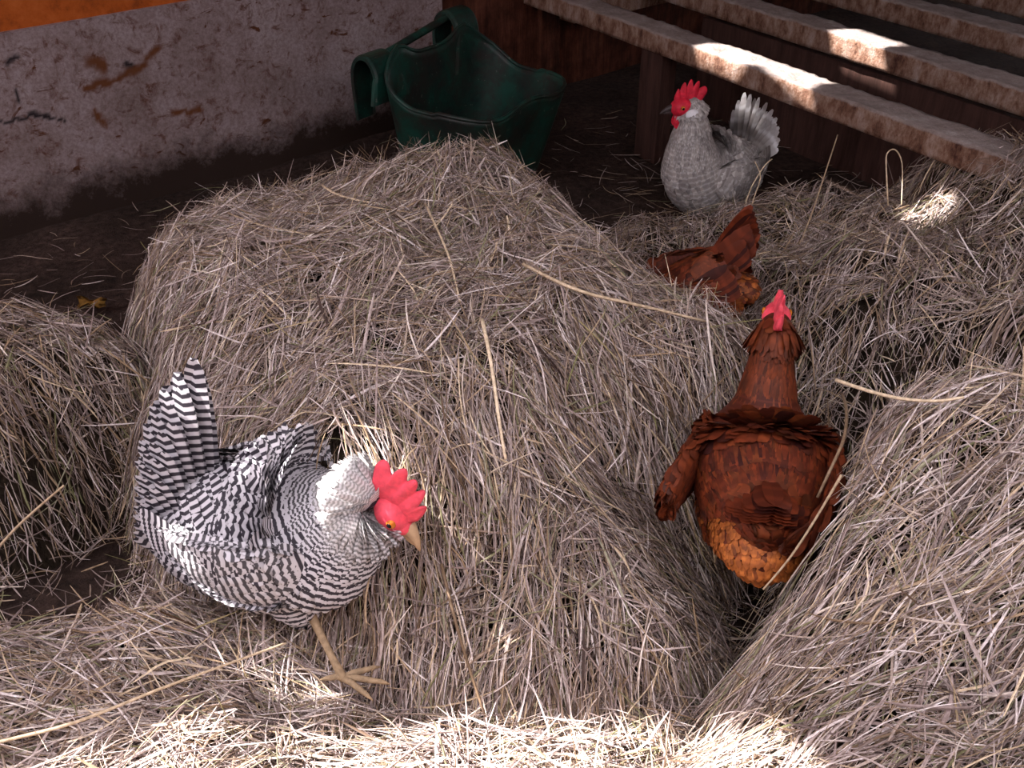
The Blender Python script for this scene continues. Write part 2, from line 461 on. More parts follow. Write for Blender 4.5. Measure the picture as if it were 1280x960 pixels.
# ledge across the perches at the wall, crusted
c0 = W0 + WD * (S_C + 1.05) + WN * .16
o = bevelled('wall_ledge', [(c0 + UZ * .345, (.55, .045, .035), (WD, WN, UZ))], M['beam'])
tag(o, 'crusted timber bearer along the brown wall carrying the perch ends', 'beam')

# ------------------------------------------------------------------ hay
def poly_dist(px, py, poly):
    """signed distance, positive inside"""
    poly = np.array(poly, float); n = len(poly)
    d = np.full(px.shape, 1e9); ins = np.zeros(px.shape, bool)
    for i in range(n):
        a = poly[i]; b = poly[(i + 1) % n]; e = b - a
        t = np.clip(((px - a[0]) * e[0] + (py - a[1]) * e[1]) / (e @ e), 0, 1)
        d = np.minimum(d, np.hypot(px - a[0] - t * e[0], py - a[1] - t * e[1]))
        c = (a[1] > py) != (b[1] > py)
        with np.errstate(divide='ignore', invalid='ignore'):
            ins ^= c & (px < (b[0] - a[0]) * (py - a[1]) / (b[1] - a[1] + 1e-12) + a[0])
    return np.where(ins, d, -d)
def idw(X, Y, pts, p=2.5):
    num = 0; den = 0
    for x, y, v in pts:
        w_ = 1 / ((X - x) ** 2 + (Y - y) ** 2 + .002) ** (p / 2); num = num + w_ * v; den = den + w_
    return num / den
HENS_CLEAR = []     # (centre, radius) spheres that stay free of straw
class Mound:
    def __init__(s, poly, H, Wd, seed, lump=.05, step=.012):
        s.poly = poly; p = np.array(poly); s.x0, s.y0 = p.min(0) - .03; s.x1, s.y1 = p.max(0) + .03; s.step = step
        xs = np.arange(s.x0, s.x1, step); ys = np.arange(s.y0, s.y1, step); s.nx, s.ny = len(xs), len(ys)
        X, Y = np.meshgrid(xs, ys)
        jx = X + .05 * vnoise(X * 6 + seed, Y * 6); jy = Y + .05 * vnoise(X * 6, Y * 6 + seed)
        d = poly_dist(jx, jy, poly); Wg = idw(X, Y, Wd); Hg = idw(X, Y, H)
        t = np.clip(d / Wg, 0, 1)
        prof = np.sin(t * math.pi / 2) ** .85
        Z = Hg * prof + prof * (lump * 1.3 * vnoise(X * 5 + seed, Y * 5) + lump * 1.1 * vnoise(X * 13, Y * 13 + seed) + .035 * vnoise(X * 30, Y * 30))
        s.Z = np.where(d > 0, np.maximum(Z, 0), -.03); s.X = X; s.Y = Y; s.D = d
        s.gy, s.gx = np.gradient(s.Z, step)
    def samp(s, A, x, y):
        u = np.clip((x - s.x0) / s.step, 0, s.nx - 1.001); v = np.clip((y - s.y0) / s.step, 0, s.ny - 1.001)
        i = u.astype(int); j = v.astype(int); fu = u - i; fv = v - j
        return (A[j, i] * (1 - fu) + A[j, i + 1] * fu) * (1 - fv) + (A[j + 1, i] * (1 - fu) + A[j + 1, i + 1] * fu) * fv
    def h(s, x, y):
        z = s.samp(s.Z, x, y); out = (x < s.x0) | (x > s.x1) | (y < s.y0) | (y > s.y1)
        return np.where(out, -.03, z)
    def core(s, name, parent=None, sink=.022):
        V = np.stack([s.X, s.Y, np.maximum(s.Z - sink, -.02)], -1).reshape(-1, 3)
        i = np.arange(s.nx * s.ny).reshape(s.ny, s.nx)
        F = np.stack([i[:-1, :-1], i[:-1, 1:], i[1:, 1:], i[1:, :-1]], -1).reshape(-1, 4)
        keep = (s.D.reshape(-1)[F] > -.02).any(1); F = F[keep]
        used = np.unique(F); mp = -np.ones(len(V), int); mp[used] = np.arange(len(used))
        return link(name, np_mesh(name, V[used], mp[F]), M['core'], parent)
MOUNDS = []
def ground_h(x, y):
    z = np.zeros_like(x)
    for m in MOUNDS: z = np.maximum(z, m.h(x, y))
    return z
def strands(name, x, y, hf, ang, length, width, parent=None, lift=.35, off=.045, mat='hay', rows=6, curl=.5, tone=None, kind='stuff', drop=None, tube=False):
    """ribbons/stalks laid on the height function hf; ang = horizontal heading of each strand, length & width per strand"""
    N = len(x); s_ = np.linspace(-.5, .5, rows)
    e = .012
    z0 = hf(x, y); gx = (hf(x + e, y) - hf(x - e, y)) / (2 * e); gy = (hf(x, y + e) - hf(x, y - e)) / (2 * e)
    dx = np.cos(ang); dy = np.sin(ang); dz = np.clip(gx * dx + gy * dy, -2.5, 2.5)
    nrm = np.stack([-gx, -gy, np.ones(N)], -1); nrm /= np.linalg.norm(nrm, axis=1)[:, None]
    d = np.stack([dx, dy, dz], -1); d /= np.linalg.norm(d, axis=1)[:, None]
    d += nrm * (rng.normal(0, lift * .35, N)[:, None]); d /= np.linalg.norm(d, axis=1)[:, None]
    sd = np.cross(nrm, d); sd /= np.linalg.norm(sd, axis=1)[:, None] + 1e-9
    offv = rng.random(N) ** 1.6 * off
    p0 = np.stack([x, y, z0], -1) + nrm * offv[:, None]
    c1 = rng.normal(0, curl * .35, N); c2 = rng.normal(0, curl * .22, N) - .05
    kink = rng.random(N) < .25; kk = rng.normal(0, .35, N) * kink
    L = length
    P = np.zeros((N, rows, 3))
    for r, s in enumerate(s_):
        q = s * s - .08
        P[:, r] = p0 + d * (s * L)[:, None] + sd * ((c1 * q + kk * max(s, 0)) * L)[:, None] + nrm * (c2 * q * L * .8)[:, None]
    zf = ground_h(P[..., 0], P[..., 1])
    low = zf + .0015 + (offv * .3)[:, None]
    # strands rest on whatever they pass over, but may bridge small hollows
    P[..., 2] = np.maximum(P[..., 2], low)
    P[..., 2] = np.maximum(P[..., 2], .002)
    ok = np.ones(N, bool)
    for c, rad in HENS_CLEAR:
        ok &= (np.linalg.norm(P - np.array(c), axis=2) > rad).all(1)
    ok &= ((P[..., 2] - zf) < .11 + L[:, None] * .25).all(1)
    if drop is not None: ok &= ~drop(P)
    T = np.gradient(P, axis=1); T /= np.linalg.norm(T, axis=2)[..., None] + 1e-9
    roll = rng.random(N) * math.pi
    W = np.cross(T, nrm[:, None, :]); W /= np.linalg.norm(W, axis=2)[..., None] + 1e-9
    Nn = np.cross(W, T)
    ca = np.cos(roll * .55 - .8)[:, None, None]; sa = np.sin(roll * .55 - .8)[:, None, None]
    A = W * ca + Nn * sa; B = -W * sa + Nn * ca
    taper = np.clip(1.0 - .65 * np.abs(s_ * 2) ** 4, .2, 1)[None, :, None]
    hw = (width * .5)[:, None, None] * taper
    if tone is None: tone = np.clip(rng.normal(.55, .22, N), 0, 1)
    kind_ = rng.random(N)
    cols = [-A * hw + B * hw * .25, -B * hw * .45, A * hw + B * hw * .25, B * hw * .75]     # closed four-sided blade
    V = np.stack([P + c for c in cols], 2)[ok]                # n,rows,4,3
    n = len(V); K = 4
    base = (np.arange(n) * rows * K)[:, None, None, None]
    r_ = np.arange(rows - 1)[None, :, None, None]; c_ = np.arange(K)[None, None, :, None]
    c2_ = (np.arange(K) + 1) % K; c2_ = c2_[None, None, :, None]
    F = np.concatenate([base + r_ * K + c_, base + r_ * K + c2_, base + (r_ + 1) * K + c2_, base + (r_ + 1) * K + c_], -1).reshape(-1, 4)
    me = np_mesh(name, V.reshape(-1, 3), F, {'tone': np.repeat(tone[ok], rows * K), 'kind': np.repeat(kind_[ok], rows * K)}, smooth=False)
    o = link(name, me, M[mat], parent)
    if kind: o['kind'] = kind
    return o
def scatter(m, n, dens=None):
    """points on mound m, spread by surface area"""
    xs = []; ys = []; got = 0
    while got < n:
        x = rng.uniform(m.x0, m.x1, n * 2); y = rng.uniform(m.y0, m.y1, n * 2)
        d = m.samp(m.D, x, y); g = np.hypot(m.samp(m.gx, x, y), m.samp(m.gy, x, y))
        a = np.sqrt(1 + np.clip(g, 0, 3) ** 2) / 3.2
        if dens is not None: a = a * dens(x, y)
        k = (d > .005) & (rng.random(n * 2) < a)
        # hidden where another mound lies over it
        top = ground_h(x, y); k &= top - m.h(x, y) < .03
        xs.append(x[k]); ys.append(y[k]); got += k.sum()
    return np.concatenate(xs)[:n], np.concatenate(ys)[:n]
def hay_mound(m, label, n, heading, spread, cat='hay', down=.0, group=None, wid=(.0012, .0036), length=(.03, .15), clump=.6, lift=.25, dens=None, name='hay_heap', tmean=.55):
    root = empty(name, ((m.x0 + m.x1) / 2, (m.y0 + m.y1) / 2, 0)); tag(root, label, cat, group)
    bpy.context.view_layer.update()
    inv = Matrix.Translation(-root.location)
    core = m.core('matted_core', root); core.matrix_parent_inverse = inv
    nc = int(n * clump / 10)
    cx, cy = scatter(m, nc, dens); x1, y1 = scatter(m, n - nc * 10, dens)
    def head(x, y):
        g = np.hypot(m.samp(m.gx, x, y), m.samp(m.gy, x, y)); fall = np.arctan2(m.samp(m.gy, x, y), m.samp(m.gx, x, y))
        wslope = np.clip(g / 1.0, 0, 1) * down
        a0 = heading(x, y) if callable(heading) else np.full(x.shape, heading)
        usef = rng.random(x.shape) < wslope
        rnd = rng.random(x.shape) < spread * (1 - .6 * usef)
        a = np.where(usef, fall, a0) + rng.normal(0, .28, x.shape)
        return np.where(rnd, rng.uniform(0, math.pi * 2, x.shape), a)
    ca = head(cx, cy); ct = np.clip(rng.normal(tmean, .16, nc), 0, 1)
    rx = np.repeat(cx, 10) + rng.normal(0, .014, nc * 10); ry = np.repeat(cy, 10) + rng.normal(0, .014, nc * 10)
    X = np.concatenate([rx, x1]); Y = np.concatenate([ry, y1])
    A = np.concatenate([np.repeat(ca, 10) + rng.normal(0, .16, nc * 10), head(x1, y1)])
    Tn = np.clip(np.concatenate([np.repeat(ct, 10) + rng.normal(0, .20, nc * 10), rng.normal(tmean, .32, len(x1))]), 0, 1)
    N = len(X)
    L = length[0] + (length[1] - length[0]) * rng.random(N) ** 1.5
    Wd = wid[0] + (wid[1] - wid[0]) * rng.random(N) ** 2
    Wd = np.where(rng.random(N) < .035, Wd + .0028, Wd)
    o = strands('hay_strands', X, Y, m.h, A, L, Wd, root, lift=lift, tone=Tn); o.matrix_parent_inverse = inv
    # a few upstanding stalks
    k = n // 60; sx, sy = scatter(m, k, dens)
    o = strands('loose_stalks', sx, sy, m.h, rng.uniform(0, 6.3, k), rng.uniform(.08, .2, k), rng.uniform(.0016, .0032, k), root, lift=2.2, off=.05, mat='stalk', curl=.35, tone=rng.random(k))
    o.matrix_parent_inverse = inv
    return root

bale = Mound([(-.42, 1.10), (-.15, .99), (.05, .94), (.27, .93), (.38, 1.06), (.36, 1.25), (.47, 1.38), (.62, 1.5), (.60, 1.68), (.44, 1.80), (.33, 2.02), (.10, 2.36), (-.02, 2.47), (-.3, 2.46), (-.56, 2.48), (-.80, 2.38), (-.90, 2.1), (-.86, 1.8), (-.76, 1.5), (-.60, 1.28)],
             [(0, 1.6, .50), (-.3, 1.7, .50), (-.6, 1.9, .44), (-.1, 2.2, .47), (-.65, 2.2, .38), (.12, 2.2, .38), (.35, 1.7, .43), (.26, 1.86, .45), (.5, 1.55, .33), (.3, 1.2, .28), (0, 1.1, .35), (-.4, 1.3, .42)],
             [(0, 1.1, .50), (.2, 1.1, .46), (-.3, 1.2, .26), (-.6, 1.4, .30), (-.8, 2, .24), (-.3, 2.45, .22), (.1, 2.3, .2), (.4, 1.2, .3), (.5, 1.7, .22)], 3, .05)
right = Mound([(.16, .78), (.27, .93), (.38, 1.05), (.46, 1.16), (.52, 1.28), (.66, 1.36), (.85, 1.38), (1.15, 1.34), (1.35, .9), (1.2, .45), (.6, .35), (.2, .55)],
              [(.28, .85, .20), (.5, 1.1, .50), (.68, 1.15, .55), (.95, 1.15, .55), (.75, .85, .50), (.5, .7, .38), (1.1, .8, .42), (.35, .6, .2)],
              [(.3, .9, .16), (.5, 1.2, .14), (.8, 1.35, .15), (1.2, 1.2, .2), (.4, .5, .3)], 11, .05)
back = Mound([(.42, 1.98), (.20, 2.42), (.22, 2.68), (.45, 2.80), (.85, 2.86), (1.05, 2.72), (1.2, 2.74), (1.45, 2.72), (1.9, 2.5), (1.9, 1.5), (1.35, 1.40), (1.05, 1.45), (.82, 1.58), (.62, 1.74)],
             [(.45, 2.55, .07), (.5, 2.1, .20), (.62, 1.9, .30), (.85, 2.5, .16), (.9, 2.1, .30), (1.08, 2.45, .22), (1.22, 2.5, .42), (1.35, 2.2, .50), (1.05, 1.8, .38), (1.4, 1.7, .48), (.8, 1.8, .33)],
             [(.4, 2.4, .3), (.8, 2.8, .2), (1.3, 2.7, .16), (1.1, 1.5, .22), (.6, 1.8, .2)], 23, .07)
left = Mound([(-1.6, 1.2), (-1.5, 1.75), (-1.1, 1.82), (-.85, 1.80), (-.70, 1.72), (-.66, 1.62), (-.74, 1.55), (-.84, 1.48), (-.92, 1.36), (-1.1, 1.30), (-1.3, 1.25)],
            [(-1.0, 1.6, .40), (-.8, 1.65, .34), (-1.3, 1.5, .43), (-1.2, 1.3, .40)],
            [(-.75, 1.7, .12), (-.9, 1.4, .10), (-1.2, 1.8, .14), (-1.1, 1.3, .10)], 31, .05)
front = Mound([(-1.4, .9), (-1.0, 1.03), (-.80, 1.10), (-.60, 1.20), (-.36, 1.18), (-.22, 1.04), (.0, 1.0), (.30, .98), (.36, .8), (.30, .35), (-1.2, .35)],
             [(-.85, 1.0, .24), (-.6, 1.05, .17), (-.45, 1.1, .12), (-.3, 1.02, .05), (-.22, .98, .05), (-.5, .8, .18), (0, .85, .09), (.2, .85, .09), (0, .5, .15)],
             [(-.7, 1.1, .1), (-.3, 1.1, .08), (0, .9, .12), (0, .4, .2)], 41, .035)
MOUNDS += [bale, right, back, left, front]
HENS_CLEAR += [((-.265, 1.02, .16), .05), ((-.29, 1.05, .18), .045), ((-.23, 1.0, .15), .035), ((-.37, 1.15, .33), .10), ((-.25, 1.13, .36), .08), ((-.47, 1.17, .36), .09), ((-.52, 1.2, .5), .07), ((-.19, 1.12, .36), .04),
               ((.42, 1.24, .38), .12), ((.46, 1.38, .55), .07), ((.45, 1.32, .46), .08), ((.40, 1.12, .32), .10), ((.37, 1.05, .28), .06),
               ((.49, 1.84, .44), .07),
               ((.62, 2.95, .18), .13), ((.57, 2.9, .3), .09), ((.56, 2.87, .4), .08), ((.78, 3.0, .28), .09)]

hay_mound(bale, 'big broken-open bale of hay in the middle, right of the barred hen', 46000, lambda x, y: .35 + .9 * vnoise(x * 3, y * 3) * 2, .35, down=.95, name='hay_bale', cat='hay bale', length=(.05, .2))
hay_mound(right, 'pale combed heap of hay in the lower right corner, beside the chestnut hen', 26000, lambda x, y: .55 + vnoise(x * 4, y * 4), .25, down=.3, length=(.05, .19), name='hay_heap', tmean=.62)
hay_mound(back, 'loose tangled heap of hay at the right, running up to the ends of the perches', 26000, lambda x, y: 1.0 + 2.5 * vnoise(x * 4, y * 4), .5, down=.4, lift=.5, tmean=.5)
hay_mound(left, 'hay heap at the left edge, behind the barred hen\'s tail', 13000, lambda x, y: .2 + 2 * vnoise(x * 4, y * 4), .6, down=.35, tmean=.47)
hay_mound(front, 'trampled yellowish hay along the bottom edge, under the barred hen\'s feet', 26000, lambda x, y: .35 + 2 * vnoise(x * 5, y * 5), .5, down=.3, wid=(.0014, .004), length=(.05, .2), lift=.4, name='hay_bedding', tmean=.6)

# straw scattered over bare soil
n = 4600
x = rng.uniform(-1.6, 1.9, n * 3); y = rng.uniform(1.0, 3.9, n * 3)
wallside = (x - W0.x) * WN.x + (y - W0.y) * WN.y
edge = np.minimum.reduce([np.maximum(-m.samp(m.D, np.clip(x, m.x0, m.x1), np.clip(y, m.y0, m.y1)), 0) + np.hypot(np.maximum(0, np.maximum(m.x0 - x, x - m.x1)), np.maximum(0, np.maximum(m.y0 - y, y - m.y1))) for m in MOUNDS])
k = (wallside > .12) & (ground_h(x, y) < .02) & (rng.random(n * 3) < np.exp(-edge / .16) + .10)
x = x[k][:n]; y = y[k][:n]
o = strands('scattered_straw', x, y, lambda a, b: np.zeros_like(a), rng.uniform(0, 6.3, len(x)), rng.uniform(.03, .13, len(x)), rng.uniform(.0014, .0032, len(x)), lift=.4, off=.02, tone=np.clip(rng.normal(.42, .2, len(x)), 0, 1))
tag(o, 'thin scatter of loose straw lying on the dark soil floor', 'straw')

# conspicuous single stalks
def stalk(pts, r, label, tone=.7, mat='stalk'):
    P_ = [Vector(p) for p in pts]; out = []
    for i in range(len(P_) - 1):
        for t in range(4):
            out.append(P_[i].lerp(P_[i + 1], t / 4))
    out.append(P_[-1])
    for _ in range(3):
        out = [out[0]] + [(out[i - 1] + out[i] * 2 + out[i + 1]) / 4 for i in range(1, len(out) - 1)] + [out[-1]]
    o = tubes_obj('hay_stalk', [(out, [r * (1 - .3 * i / len(out)) for i in range(len(out))])], M[mat], seg=6)
    a = o.data.attributes.new('tone', 'FLOAT', 'POINT'); a.data.foreach_set('value', np.full(len(o.data.vertices), tone, np.float32))
    a = o.data.attributes.new('kind', 'FLOAT', 'POINT'); a.data.foreach_set('value', np.full(len(o.data.vertices), .1, np.float32))
    tag(o, label, 'stalk', None)
    return o
stalk([(.48, 1.21, .56), (.51, 1.16, .575), (.54, 1.12, .59), (.58, 1.10, .60), (.61, 1.09, .615)], .0028, 'long pale stalk jutting left from the top of the lower right hay heap', .95)
stalk([(.475, 1.10, .47), (.44, 1.07, .41), (.40, 1.03, .37), (.36, 1.0, .34)], .0022, 'yellow stalk crossing just below the rump of the hen with stretched neck', .6)
stalk([(-.18, 1.91, .52), (-.14, 1.72, .55), (-.11, 1.59, .56), (-.09, 1.49, .53)], .0026, 'pale straight stalk lying lengthwise on top of the big central bale', .9)
stalk([(-.05, 1.43, .53), (-.04, 1.36, .53), (-.03, 1.31, .50), (-.02, 1.26, .44), (-.01, 1.22, .40)], .0034, 'flat whitish blade hanging down the front face of the central bale', 1.0)
stalk([(.02, 1.59, .55), (.11, 1.48, .555), (.23, 1.51, .51), (.35, 1.54, .46)], .0034, 'broad grey blade lying across the bale top left of the neck-stretching hen', .8)
stalk([(-.44, 2.16, .45), (-.40, 2.09, .46), (-.33, 2.01, .48), (-.27, 1.95, .50)], .0028, 'whitish wisp on the bale in front of the green manger', 1.0)
stalk([(.71, 2.22, .25), (.77, 2.34, .30), (.82, 2.45, .36), (.87, 2.56, .42)], .0022, 'golden stalk sticking up from the hay right of the grey hen', .6)
stalk([(-.88, 1.20, .20), (-.83, 1.22, .25), (-.79, 1.24, .28), (-.74, 1.25, .32)], .0026, 'golden stalk poking up from the dark hollow at the left edge', .6)
stalk([(-.70, .82, .235), (-.60, .85, .235), (-.51, .92, .22), (-.41, .99, .20), (-.35, 1.03, .19)], .0026, 'long bent stalk lying diagonally over the bottom-left hay below the barred hen', .75)
stalk([(-.11, 1.11, .28), (-.09, 1.04, .25), (-.07, 1.0, .19), (-.04, .94, .13)], .0028, 'greenish blade hanging at the foot of the central bale', .15)
stalk([(.57, 1.40, .40), (.54, 1.29, .45), (.51, 1.20, .46), (.48, 1.15, .45), (.46, 1.13, .40)], .003, 'curved greenish stem rising between the neck-stretching hen and the right heap', .3)
stalk([(.66, 2.66, .10), (.68, 2.68, .16), (.70, 2.72, .20), (.735, 2.74, .26), (.76, 2.76, .27)], .0024, 'pale curved stalk rising in front of the tail of the grey hen', .95)
stalk([(.70, 2.62, .10), (.69, 2.66, .17), (.725, 2.70, .24), (.70, 2.72, .28)], .0022, 'thin crooked stalk rising in front of the wing of the grey hen', .8)
stalk([(1.0, 2.44, .27), (.985, 2.47, .36), (.99, 2.51, .39), (1.01, 2.51, .405), (1.02, 2.46, .39), (1.01, 2.38, .30)], .0022, 'curled loop of grey stalk in front of the nearest perch', .8)

def fallen_leaf():
    bm = bmesh.new(); N = 26; c0 = Vector((-1.15, 2.35, .022)); ctr = bm.verts.new(c0 + UZ * .004); ring = []
    for i in range(N):
        a = 2 * math.pi * i / N; r = .034 * (.62 + .38 * abs(math.cos(a * 2.5)) ** .8) * (1.15 if i % 2 else .95)
        ring.append(bm.verts.new(c0 + Vector((math.cos(a) * r * 1.25, math.sin(a) * r, .010 * math.sin(a * 3) + .004))))
    for i in range(N): bm.faces.new([ctr, ring[i], ring[(i + 1) % N]])
    ext = bmesh.ops.solidify(bm, geom=bm.faces[:], thickness=.0008)
    o = bm_obj('fallen_leaf', bm, M['leaf'], None, True)
    tag(o, 'curled yellow-brown leaf on the bare soil beside the white wall', 'leaf')
fallen_leaf()

# ------------------------------------------------------------------ manger
def manger():
    root = empty('feed_manger', (-.145, 3.29, 0)); tag(root, 'dusty dark green plastic hook-over feed manger standing by the board wall', 'manger')
    o0 = Vector((-.12, 3.30, 0))
    ld = Vector((.61, .79, 0)).normalized(); dd = Vector((.79, -.61, 0)).normalized()  # along back panel / outward to the front
    hl, dp, RZ = .285, .42, .325
    c = Vector((-.245, 3.345, 0)) - o0            # middle of back panel at the floor
    # plan outline (u along back, v outward), rounded; back corners flared to horns at the rim
    def outline(t, n=72):
        """t 0 at floor .. 1 at rim"""
        sc = .70 + .30 * t; pts = []
        for i in range(n):
            a = 2 * math.pi * i / n; ca, sa = math.cos(a), math.sin(a); p = 5.0
            r = (abs(ca) ** p + abs(sa) ** p) ** (-1 / p)
            u = ca * r * (hl + .005) * sc; v = (sa * r * .5 + .5) * dp * (.80 + .20 * t)
            u *= 1 - .10 * (v / dp)
            pts.append((u, v))
        return pts
    n = 72; lv = 16
    bm = bmesh.new(); outer = []; inner = []
    def rimz(u, v):
        k = max(0, 1 - v / .10); side = max(0, 1 - v / .17)
        return RZ + .10 * side ** 1.6 + .045 * math.exp(-((abs(u) - .165) / .06) ** 2) * k + .012 * math.cos(u * 20) * (v > .25) 
    for l in range(lv + 1):
        t = l / lv; ring = []; ringi = []
        po = outline(t); 
        for (u, v) in po:
            top = rimz(u, v); z = top * t
            ring.append(bm.verts.new(c + ld * u + dd * v + UZ * z))
            cu, cv = u * .965, (v - dp * .5) * .95 + dp * .5
            ringi.append(bm.verts.new(c + ld * cu + dd * cv + UZ * (z if t > 0 else .012)))
        outer.append(ring); inner.append(ringi)
    for rings in (outer, inner):
        for l in range(lv):
            for i in range(n):
                j = (i + 1) % n; bm.faces.new([rings[l][i], rings[l][j], rings[l + 1][j], rings[l + 1][i]])
        bm.faces.new(rings[0])
    for i in range(n):
        j = (i + 1) % n; bm.faces.new([outer[lv][i], outer[lv][j], inner[lv][j], inner[lv][i]])
    bm_obj('bucket', bm, M['tub'], root, True)
    # rolled rim
    rim = [((outer_co + inner_co) / 2) for outer_co, inner_co in [(c + ld * u + dd * v + UZ * rimz(u, v), c + ld * u * .965 + dd * ((v - dp * .5) * .95 + dp * .5) + UZ * rimz(u, v)) for u, v in outline(1)]]
    V, F, nn, sg = tube_vf(rim + [rim[0]], [.007] * (n + 1), 8)
    bm = bmesh.new(); vv = [bm.verts.new(v) for v in V]
    for f in F: bm.faces.new([vv[i] for i in f])
    bm_obj('rim', bm, M['tub'], root, True)
    # hooks: broad straps that rise from the back panel, curl over and hang down behind it
    for sgn, hh, dep in ((-1, .445, .22), (1, .50, .16)):
        u0 = sgn * (.185 if sgn > 0 else .215); path = [(.004, RZ - .015), (.0, RZ + .03), (-.004, hh - .045), (-.03, hh - .008), (-.065, hh), (-.10, hh - .02), (-.118, hh - .06), (-.12, hh - .12), (-.115, hh - dep)]
        out = []
        for i in range(len(path) - 1):
            for t in range(4):
                out.append(Vector(path[i]).lerp(Vector(path[i + 1]), t / 4))
        out.append(Vector(path[-1]))
        for _ in range(4): out = [out[0]] + [(out[i - 1] + out[i] * 2 + out[i + 1]) / 4 for i in range(1, len(out) - 1)] + [out[-1]]
        bm = bmesh.new(); prev = None; N_ = len(out)
        for i, p in enumerate(out):
            d = (out[min(i + 1, N_ - 1)] - out[max(i - 1, 0)]).normalized(); nr = Vector((-d.y, d.x))
            f = i / N_; wd = .062 - .022 * f if f > .2 else .085 - .115 * f
            ring = []
            for (a, b) in ((-1, -1), (-.85, -1.6), (.85, -1.6), (1, -1), (1, 1), (.8, .2), (-.8, .2), (-1, 1)):
                q = p + nr * (b * .006)
                ring.append(bm.verts.new(c + ld * (u0 + a * wd) + dd * (q.x + .008) + UZ * q.y))
            if prev:
                for k in range(8): bm.faces.new([prev[k], prev[(k + 1) % 8], ring[(k + 1) % 8], ring[k]])
            else: bm.faces.new(ring)
            prev = ring
        bm.faces.new(prev)
        bm_obj('hook', bm, M['tub'], root, False)
    # carrying bar that joins the hooks
    bar = [c + ld * u + dd * -.045 + UZ * (.432 + .055 * (u + .18) / .34) for u in [-.18 + .34 * i / 8 for i in range(9)]]
    tubes_obj('handle', [(bar, [.013] * 9)], M['tub'], root, 10)
    return root
manger()

# ------------------------------------------------------------------ hens
def catmull(keys, n):
    K = np.array(keys, float); m = len(K); out = []
    for i in range(n):
        t = i / (n - 1) * (m - 1); k = min(int(t), m - 2); f = t - k
        p0 = K[max(k - 1, 0)]; p1 = K[k]; p2 = K[k + 1]; p3 = K[min(k + 2, m - 1)]
        out.append(.5 * (2 * p1 + (p2 - p0) * f + (2 * p0 - 5 * p1 + 4 * p2 - p3) * f * f + (3 * p1 - p0 - 3 * p2 + p3) * f ** 3))
    return np.array(out)
class Loft:
    """rings (x, y, z, lateral radius, vertical radius)"""
    def __init__(s, keys, n=60):
        s.S = catmull(keys, n); s.n = n; c = s.S[:, :3]
        T = np.gradient(c, axis=0); T /= np.linalg.norm(T, axis=1)[:, None]
        side = np.cross([0, 0, 1.], T[0]); side /= np.linalg.norm(side); Sd = []
        for i in range(n):
            side = side - T[i] * (side @ T[i]); side /= np.linalg.norm(side); Sd.append(side.copy())
        s.T = T; s.Sd = np.array(Sd); s.U = np.cross(T, s.Sd); s.L = np.concatenate([[0], np.cumsum(np.linalg.norm(np.diff(c, axis=0), axis=1))])
    def at(s, t, a):
        """t 0..1 array, a angle array -> pos, normal, tangent"""
        u = t * (s.n - 1); k = np.clip(u.astype(int), 0, s.n - 2); f = (u - k)[:, None]
        g = lambda A: A[k] * (1 - f) + A[k + 1] * f
        c = g(s.S); Sd = g(s.Sd); U = g(s.U); T = g(s.T)
        ca = np.cos(a)[:, None]; sa = np.sin(a)[:, None]; rx = np.maximum(c[:, 3:4], .002); rz = np.maximum(c[:, 4:5], .002)
        p = c[:, :3] + Sd * ca * rx + U * sa * rz
        nrm = Sd * ca / rx + U * sa / rz; nrm /= np.linalg.norm(nrm, axis=1)[:, None]
        return p, nrm, T
    def flow(s, t, a):
        """pos, true surface normal, direction towards the tail lying in the surface"""
        p, n0, T = s.at(t, a); lo = np.clip(t - .012, 0, 1); hi = np.clip(t + .012, 0, 1)
        d = s.at(lo, a)[0] - s.at(hi, a)[0]; d /= np.linalg.norm(d, axis=1)[:, None] + 1e-9
        r = s.at(t, a + .05)[0] - s.at(t, a - .05)[0]
        nr = np.cross(d, r); nr /= np.linalg.norm(nr, axis=1)[:, None] + 1e-9
        nr *= np.sign((nr * n0).sum(1))[:, None] + 1e-6
        return p, nr, d
    def mesh(s, seg=28):
        V = []; F = []
        ts = np.linspace(0, 1, s.n)
        for t in ts:
            a = np.linspace(0, 2 * math.pi, seg, endpoint=False)
            V.append(s.at(np.full(seg, t), a)[0])
        V = np.vstack(V); idx = np.arange(s.n * seg).reshape(s.n, seg); nx = np.roll(idx, -1, 1)
        F = np.stack([idx[:-1], nx[:-1], nx[1:], idx[1:]], -1).reshape(-1, 4)
        V = np.vstack([V, V[:seg].mean(0), V[s.n * seg - seg:s.n * seg].mean(0)]); a0 = len(V) - 2
        c1 = [[idx[0, (k + 1) % seg], idx[0, k], a0, a0] for k in range(seg)]; c2 = [[idx[-1, k], idx[-1, (k + 1) % seg], a0 + 1, a0 + 1] for k in range(seg)]
        return V, F, np.array([f[:3] for f in c1 + c2])
FR = np.array([0, .25, .5, .75, .92, 1.0]); FW = np.array([.5, .85, 1, .96, .72, .28])
